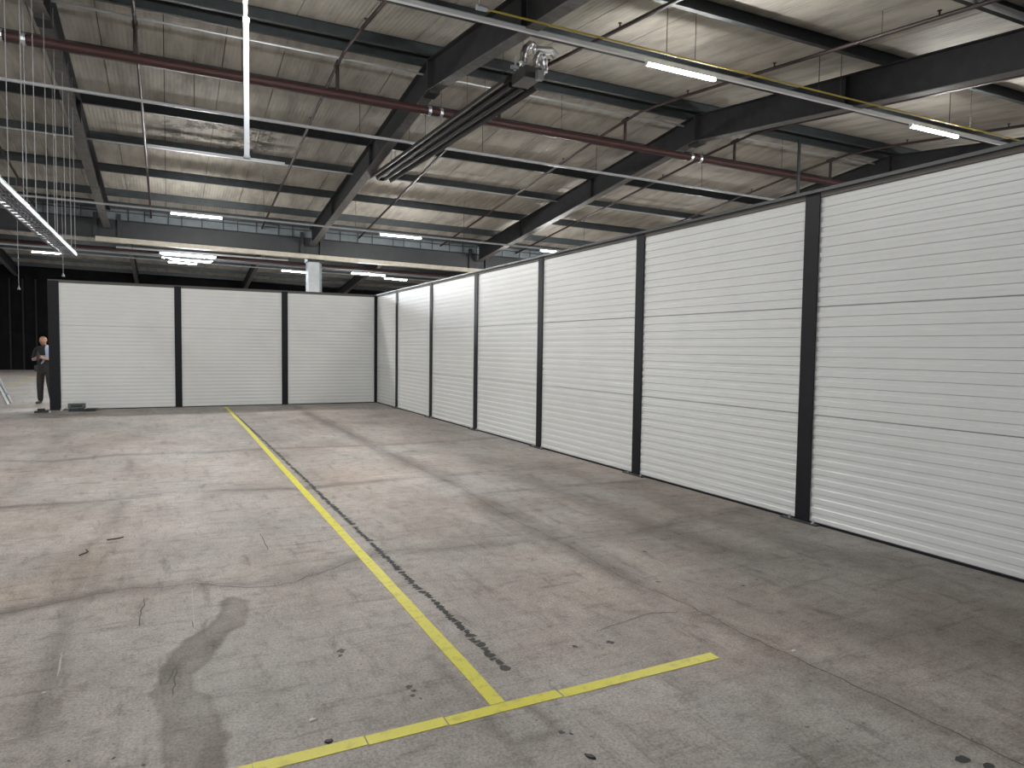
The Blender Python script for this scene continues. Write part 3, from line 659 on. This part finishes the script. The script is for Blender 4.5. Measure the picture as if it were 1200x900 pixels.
m_ = MB(B); m_.tube([(-12, 31.5, EYE+3.72), (20, 31.5, EYE+3.72)], .08, 10); tag(m_.build('sprinkler_main', M['red']), 'red sprinkler main in the far bay beyond the valley beam', 'pipe')
m_ = MB(B); m_.tube([(-12, 27.0, EYE+3.10), (20, 27.0, EYE+3.10)], .04, 8); tag(m_.build('silver_conduit', M['traymetal']), 'thin pale pipe just under the beige cable duct', 'conduit')
def rect(x, y, w, d): return [(x-w/2, y-d/2), (x+w/2, y-d/2), (x+w/2, y+d/2), (x-w/2, y+d/2)]
cx, cy = 4.48, 24.4+KB*4.48
t = thing('steel_column', (cx, cy, 0), 'grey clad steel column rising behind the back partition', 'column')
m_ = MB(); m_.prism_z(rect(cx-.02, cy, .36, .5), 0, 4.42); m_.build('cladding', M['column'], t)
m_ = MB(); m_.prism_z(rect(cx+.22, cy+.1, .12, .3), 0, 4.42); m_.build('downpipe_boxing', M['gutter'], t)
m_ = MB(); m_.prism_z(rect(cx+.04, cy, .56, .56), 4.42, 4.68); m_.build('head_plate', M['beam'], t)

# hanging cords by the dark opening, and a strut over the right wall
for x, y, z, l in ((-3.53, 22.0, EYE+.0617*22, 'thin hanging cord with a pull knob over the dark opening'), (-2.52, 22.0, EYE+.081*22, 'thin hanging cord ending at the back partition left top corner')):
    t = thing('hanging_cord', B(x, y, z), l, 'cord')
    rod(t, x, y, z+.05, under(y), .006, 'wire', 'cord'); MB(B).tube([(x, y, z-.03), (x, y, z), (x, y, z+.06)], [.04, .035, .008], 8).build('knob', M['wire'], t)
m_ = MB(B); m_.box(13.57, 13.63, 12.66, 12.70, EYE+4.1, EYE+5.42); tag(m_.build('hanger_strut', M['purlin']), 'dark green-grey vertical hanger strut above the right partition', 'strut')

# ------------------------------------------------------------------ floor tape
def tape(name, rects, label, m='tape'):
    t = thing(name, (rects[0][0], rects[0][2], 0), label, 'floor marking')
    for x0, x1, y0, y1, sk in rects:
        n = max(2, int(max(x1-x0, y1-y0)/.25)); m_ = MB()
        if x1-x0 > y1-y0:
            pts = [(x0+(x1-x0)*k/n, y0+sk*k/n) for k in range(n+1)]
            vs_ = sum([[(x, y+random.uniform(-.002, .002), .0022), (x, y+(y1-y0)+random.uniform(-.002, .002), .0022)] for x, y in pts], [])
        else:
            pts = [(x0+sk*k/n, y0+(y1-y0)*k/n) for k in range(n+1)]
            vs_ = sum([[(x+random.uniform(-.002, .002), y, .0022), (x+(x1-x0)+random.uniform(-.002, .002), y, .0022)] for x, y in pts], [])
        low = [(a, b, .0002) for a, b, c in vs_]; k = len(vs_)
        f = [(2*i, 2*i+2, 2*i+3, 2*i+1) for i in range(n)] + [(k+2*i, 2*i+k+2, 2*i+2, 2*i) for i in range(n)] + [(2*i+1, 2*i+3, k+2*i+3, k+2*i+1) for i in range(n)] + [(0, 1, k+1, k), (2*n, k+2*n, k+2*n+1, 2*n+1)]
        m_.add(vs_+low, f); m_.build('tape_strip', M[m], t)
tape('floor_tape_line', [(1.247, 1.319, 2.635, 8.0, .012), (1.259, 1.331, 8.001, 13.4, .018), (1.277, 1.349, 13.401, 18.62, -.022)], 'long yellow floor tape line running to the back partition')
tape('floor_tape_line', [(-.35, .262, 2.572, 2.640, 0), (.265, .684, 2.571, 2.639, 0), (.690, 1.022, 2.568, 2.636, 0), (1.028, 1.572, 2.562, 2.630, 0), (1.582, 2.50, 2.552, 2.620, 0)], 'short yellow floor tape line across the foreground in joined pieces')
tape('floor_tape_line', [(-5.07, -4.97, 27.4, 40.0, -.6)], 'faint yellow floor line in the dark opening behind the person', 'tapefaint')
# old tape residue
m_ = MB(); y = 2.90; 
RS = [(2.9, 1.459), (3.23, 1.450), (3.77, 1.455), (4.3, 1.43), (5.2, 1.438), (6.3, 1.428), (9.25, 1.416), (16.7, 1.345)]
while y < 16.7:
    x = np.interp(y, [r[0] for r in RS], [r[1] for r in RS]); L = random.uniform(.022, .06)*(1+y*.03); gap = random.uniform(-.012, .006) if random.random() < .9 else random.uniform(.015, .07)
    w = random.uniform(.019, .034); n = 8; vs_ = []; ox = random.uniform(-.008, .008); sk = random.uniform(-.25, .45)
    for k in range(n):
        a = 2*math.pi*k/n+.3; q = random.uniform(.55, 1.2); dy = L*.6*q*math.sin(a); vs_.append((x+ox+w*q*math.cos(a)+sk*dy*.4, y+L/2+dy, .0016))
    m_.add(vs_, [tuple(range(n))]); y += L+gap
o = m_.build('tape_residue', M['residue']); o['kind'] = 'stuff'; tag(o, 'broken dark residue of an old tape line beside the yellow line', 'residue')

# ------------------------------------------------------------------ small litter
def lump(name, x, y, rx, ry, h, m, label, cat, n=9, a=0.):
    vs_ = []
    for k in range(n):
        t_ = 2*math.pi*k/n; q = random.uniform(.7, 1.15); u, v = rx*q*math.cos(t_), ry*q*math.sin(t_); vs_.append((x+u*math.cos(a)-v*math.sin(a), y+u*math.sin(a)+v*math.cos(a), 0.001))
    top = [(x+(p[0]-x)*.8, y+(p[1]-y)*.8, h*random.uniform(.7, 1.3)) for p in vs_]
    b_ = MB(); b_.add(vs_+top, [(i, (i+1) % n, n+(i+1) % n, n+i) for i in range(n)]+[tuple(range(n-1, -1, -1)), tuple(range(n, 2*n))])
    return tag(b_.build(name, m), label, cat)
lump('paper_scrap', .522, 2.848, .016, .011, .006, M['paper'], 'small crumpled white paper scrap near the yellow cross line', 'paper')
lump('rubber_scrap', 1.432, 2.128, .014, .026, .006, M['rubber'], 'small black rubber scrap at the bottom of the foreground', 'scrap', a=.4)
lump('paper_scrap', -.512, 3.588, .012, .008, .004, M['paper'], 'tiny white paper scrap at lower left floor', 'paper')
lump('paper_scrap', 2.914, 2.448, .016, .01, .005, M['paper'], 'tiny white scrap on the dark joint at right', 'paper')
lump('dirt_clump', .553, 2.66, .022, .014, .006, M['rubber'], 'small black dirt clump just above the yellow cross line', 'debris')
tag(MB().tube([(-.60, 5.83, .008), (-.55, 5.90, .01), (-.57, 5.98, .008)], .0045, 6).build('cable_offcut', M['rubber']), 'small bent black cable offcut on the left floor', 'offcut')
tag(MB().tube([(-.45, 6.21, .008), (-.36, 6.22, .009), (-.34, 6.25, .008)], .0045, 6).build('cable_offcut', M['rubber']), 'small straight black cable offcut on the left floor further back', 'offcut')

# ------------------------------------------------------------------ tools by the end post
t = thing('power_drill_set', (-1.9, 18.45, 0), 'dark power tool lying on the floor by the left end post', 'tool')
def bbox_(name, x0, x1, y0, y1, z0, z1, m, par, ch=.012):
    b_ = MB(); b_.prism_z([(x0+ch, y0), (x1-ch, y0), (x1, y0+ch), (x1, y1-ch), (x1-ch, y1), (x0+ch, y1), (x0, y1-ch), (x0, y0+ch)], z0, z1); return b_.build(name, m, par)
bbox_('motor_body', -2.06, -1.72, 18.42, 18.56, .07, .18, M['toolgrey'], t); bbox_('vent', -2.0, -1.78, 18.41, 18.42, .10, .15, M['tool'], t, .003)
bbox_('battery', -2.04, -1.86, 18.36, 18.58, 0.0, .07, M['tool'], t); bbox_('grip', -1.85, -1.74, 18.38, 18.50, .0, .075, M['tool'], t)
t = thing('cordless_driver', (-1.55, 18.4, 0), 'small black cordless driver at the right of the floor tools', 'tool')
bbox_('body', -1.70, -1.50, 18.33, 18.43, 0.0, .07, M['tool'], t); MB().tube([(-1.50, 18.38, .045), (-1.40, 18.38, .04)], [.035, .015], 8).build('chuck', M['toolgrey'], t); bbox_('battery', -1.72, -1.62, 18.28, 18.40, .0, .06, M['rubber'], t)
m_ = MB(); m_.tube([(-2.21, 18.52, .012), (-1.92, 18.70, .27)], .018, 8); tag(m_.build('white_bar', M['paper']), 'white metal bar leaning by the end post tools', 'bar')
t = thing('bracket_pile', (-2.45, 18.3, 0), 'dark metal bracket pieces at the foot of the left end post', 'bracket')
bbox_('plate', -2.68, -2.42, 18.26, 18.48, 0, .035, M['tool'], t); bbox_('angle', -2.62, -2.48, 18.30, 18.36, .035, .09, M['rubber'], t, .006); bbox_('bolt_head', -2.40, -2.36, 18.24, 18.28, .0, .05, M['bolt'], t, .006)

# ------------------------------------------------------------------ step ladder at the left edge
def ladder():
    t = thing('step_ladder', (-4.2, 21.1, 0), 'grey aluminium step ladder standing at the left edge', 'ladder')
    xf, xt, h = -3.60, -4.40, 1.85
    for y in (20.9, 21.35):
        MB().tube([(xf, y, 0.01), (xt+.05, y+.03, h)], [.04, .035], 4).build('front_rail', M['alu'], t)
        MB().tube([(-5.1, y, 0.01), (xt-.05, y+.03, h-.05)], .03, 4).build('rear_rail', M['alu'], t)
    for k in range(1, 7):
        f = k/7; x = xf+(xt-xf)*f; m_ = MB(); m_.box(x-.06, x+.06, 20.92, 21.36, h*f-.015, h*f+.015); m_.build('tread', M['alu'], t)
    m_ = MB(); m_.box(-5.0, -3.75, 20.90, 20.93, .45, .48); m_.build('spreader', M['alu'], t)
    m_ = MB(); m_.box(xt-.14, xt+.14, 20.88, 21.42, h, h+.04); m_.build('top_platform', M['alu'], t)
ladder()

# ------------------------------------------------------------------ the person
def person():
    px, py = -2.83, 21.05
    g = lambda x, y, z: Vector((x, y, z))       # local: +x to the right of the photo, -y towards the camera
    V = []; E = []; R = []
    def add(p, r, par=None):
        V.append(p); R.append(r if isinstance(r, tuple) else (r, r))
        if par is not None: E.append((par, len(V)-1))
        return len(V)-1
    pel = add(g(0, 0, .95), (.155, .115)); wa = add(g(0, .0, 1.10), (.145, .105), pel); ch = add(g(.0, -.01, 1.30), (.17, .12), wa); sh = add(g(.0, -.01, 1.43), (.12, .085), ch)
    nk = add(g(-.005, -.015, 1.51), .055, sh); jaw = add(g(-.015, -.05, 1.575), (.062, .07), nk); hd = add(g(-.015, -.035, 1.65), (.075, .095), jaw); tp = add(g(-.015, -.025, 1.735), (.052, .065), hd)
    nose = add(g(-.03, -.145, 1.63), .013, hd)
    for s in (-1, 1): add(g(-.015+s*.083, -.02, 1.635), .016, hd)
    for s, fx in ((-1, -.10), (1, .12)):
        hip = add(g(s*.09, 0, .86), .105, pel); kn = add(g(fx*1.05, -.03, .49), .085, hip); an = add(g(fx*1.25, .01, .12), .068, kn); he = add(g(fx*1.25, .03, .045), .042, an)
        add(g(fx*1.4, -.09, .040), .042, he); add(g(fx*1.5, -.17, .032), .030, len(V)-1)
    hands = []
    for s in (-1, 1):
        s0 = add(g(s*.185, -.01, 1.41), .065, sh); el = add(g(s*.25, -.03, 1.13), .050, s0); wr_ = add(g(s*.10, -.27, 1.17), .034, el)
        pl = add(g(s*.055, -.32, 1.19), (.042, .022), wr_); kn_ = add(g(s*.03, -.36, 1.20), (.042, .016), pl); hands.append((s, pl, kn_))
    for s, pl, k0 in hands:
        for i in range(4):
            z = 1.20+.033-.022*i; L = (.030, .036, .034, .026)[i]
            a = add(g(s*.015, -.37, z), .009, k0); b = add(g(s*(.015-L*.6), -.37-L*.6, z), .009, a); add(g(s*(.015-L*1.3), -.36-L*.5, z-.004), .008, b)
        a = add(g(s*.05, -.32, 1.235), .010, pl); add(g(s*.02, -.345, 1.255), .009, a)
    me = bpy.data.meshes.new('person'); me.from_pydata([tuple(v) for v in V], E, []); me.update()
    o = bpy.data.objects.new('person_skeleton', me); C.objects.link(o)
    o.modifiers.new('skin', 'SKIN')
    for i, sv in enumerate(me.skin_vertices[0].data): sv.radius = R[i]; sv.use_root = (i == 0)
    ss = o.modifiers.new('sub', 'SUBSURF'); ss.levels = 2; ss.render_levels = 2
    dg = bpy.context.evaluated_depsgraph_get(); ev = o.evaluated_get(dg); nm = bpy.data.meshes.new_from_object(ev)
    bpy.data.objects.remove(o); nm.materials.clear()
    for k in ('skin', 'vest', 'shirt', 'trousers', 'shoe', 'hair'): nm.materials.append(M[k])
    for f in nm.polygons:
        c = f.center; i = 0
        if c.z < .085: i = 4
        elif c.z < .99: i = 3
        elif c.z < 1.505 and not (c.y < -.285 and abs(c.x) < .14):
            i = 1
            if c.x > .06 and c.z > 1.12: i = 2
            if c.y < -.10 and abs(c.x) < .26 and c.z < 1.26: i = 0 if c.y < -.14 else 2
        elif c.z > 1.70 or (c.z > 1.60 and c.y > .02): i = 5
        f.material_index = i; f.use_smooth = True
    p = link('person', nm, Vector((px, py, -.003))); p.rotation_euler = (0, 0, math.radians(-14)); p.scale = (1.0, 1.0, 1.0)
    tag(p, 'person in dark vest, pale blue shirt and dark trousers standing behind the end post', 'person')
    # belt and pouch as clothing
    b_ = MB(); n = 20; vs_ = []
    for z in (.965, 1.005):
        for k in range(n):
            a = 2*math.pi*k/n; vs_.append((.172*math.cos(a), .128*math.sin(a), z))
    b_.add(vs_, [(k, (k+1) % n, n+(k+1) % n, n+k) for k in range(n)])
    bm = b_.build('belt', M['rubber'], None, loc=(0, 0, 0)); bm.parent = p
    b_ = MB(); b_.box(-.22, -.15, -.06, .06, .84, .99); q = b_.build('belt_pouch', M['tool'], None, loc=(0, 0, 0)); q.parent = p
    for s in (-1, 1):
        b_ = MB(); b_.tube([(-.022+s*.03, -.117, 1.652), (-.022+s*.03, -.124, 1.652)], .008, 8); q = b_.build('eye', M['rubber'], None, loc=(0, 0, 0)); q.parent = p
    b_ = MB(); b_.box(-.045, .005, -.132, -.122, 1.588, 1.594); q = b_.build('mouth', M['hair'], None, loc=(0, 0, 0)); q.parent = p
    # held device, a thing of its own
    rot = Matrix.Rotation(math.radians(-14), 3, 'Z'); c = Vector((px, py, 0)) + rot @ Vector((0, -.385, 0))
    t = thing('hand_tool', (c.x, c.y, 1.12), 'dark hand tool held at chest height by the person', 'tool')
    b_ = MB(); b_.prism_z([(c.x-.03, c.y-.03), (c.x+.03, c.y-.03), (c.x+.03, c.y+.02), (c.x-.03, c.y+.02)], 1.12, 1.28); b_.build('body', M['tool'], t)
    b_ = MB(); b_.tube([(c.x, c.y, 1.28), (c.x, c.y, 1.36)], [.02, .008], 8); b_.build('bit', M['dark'], t)
person()
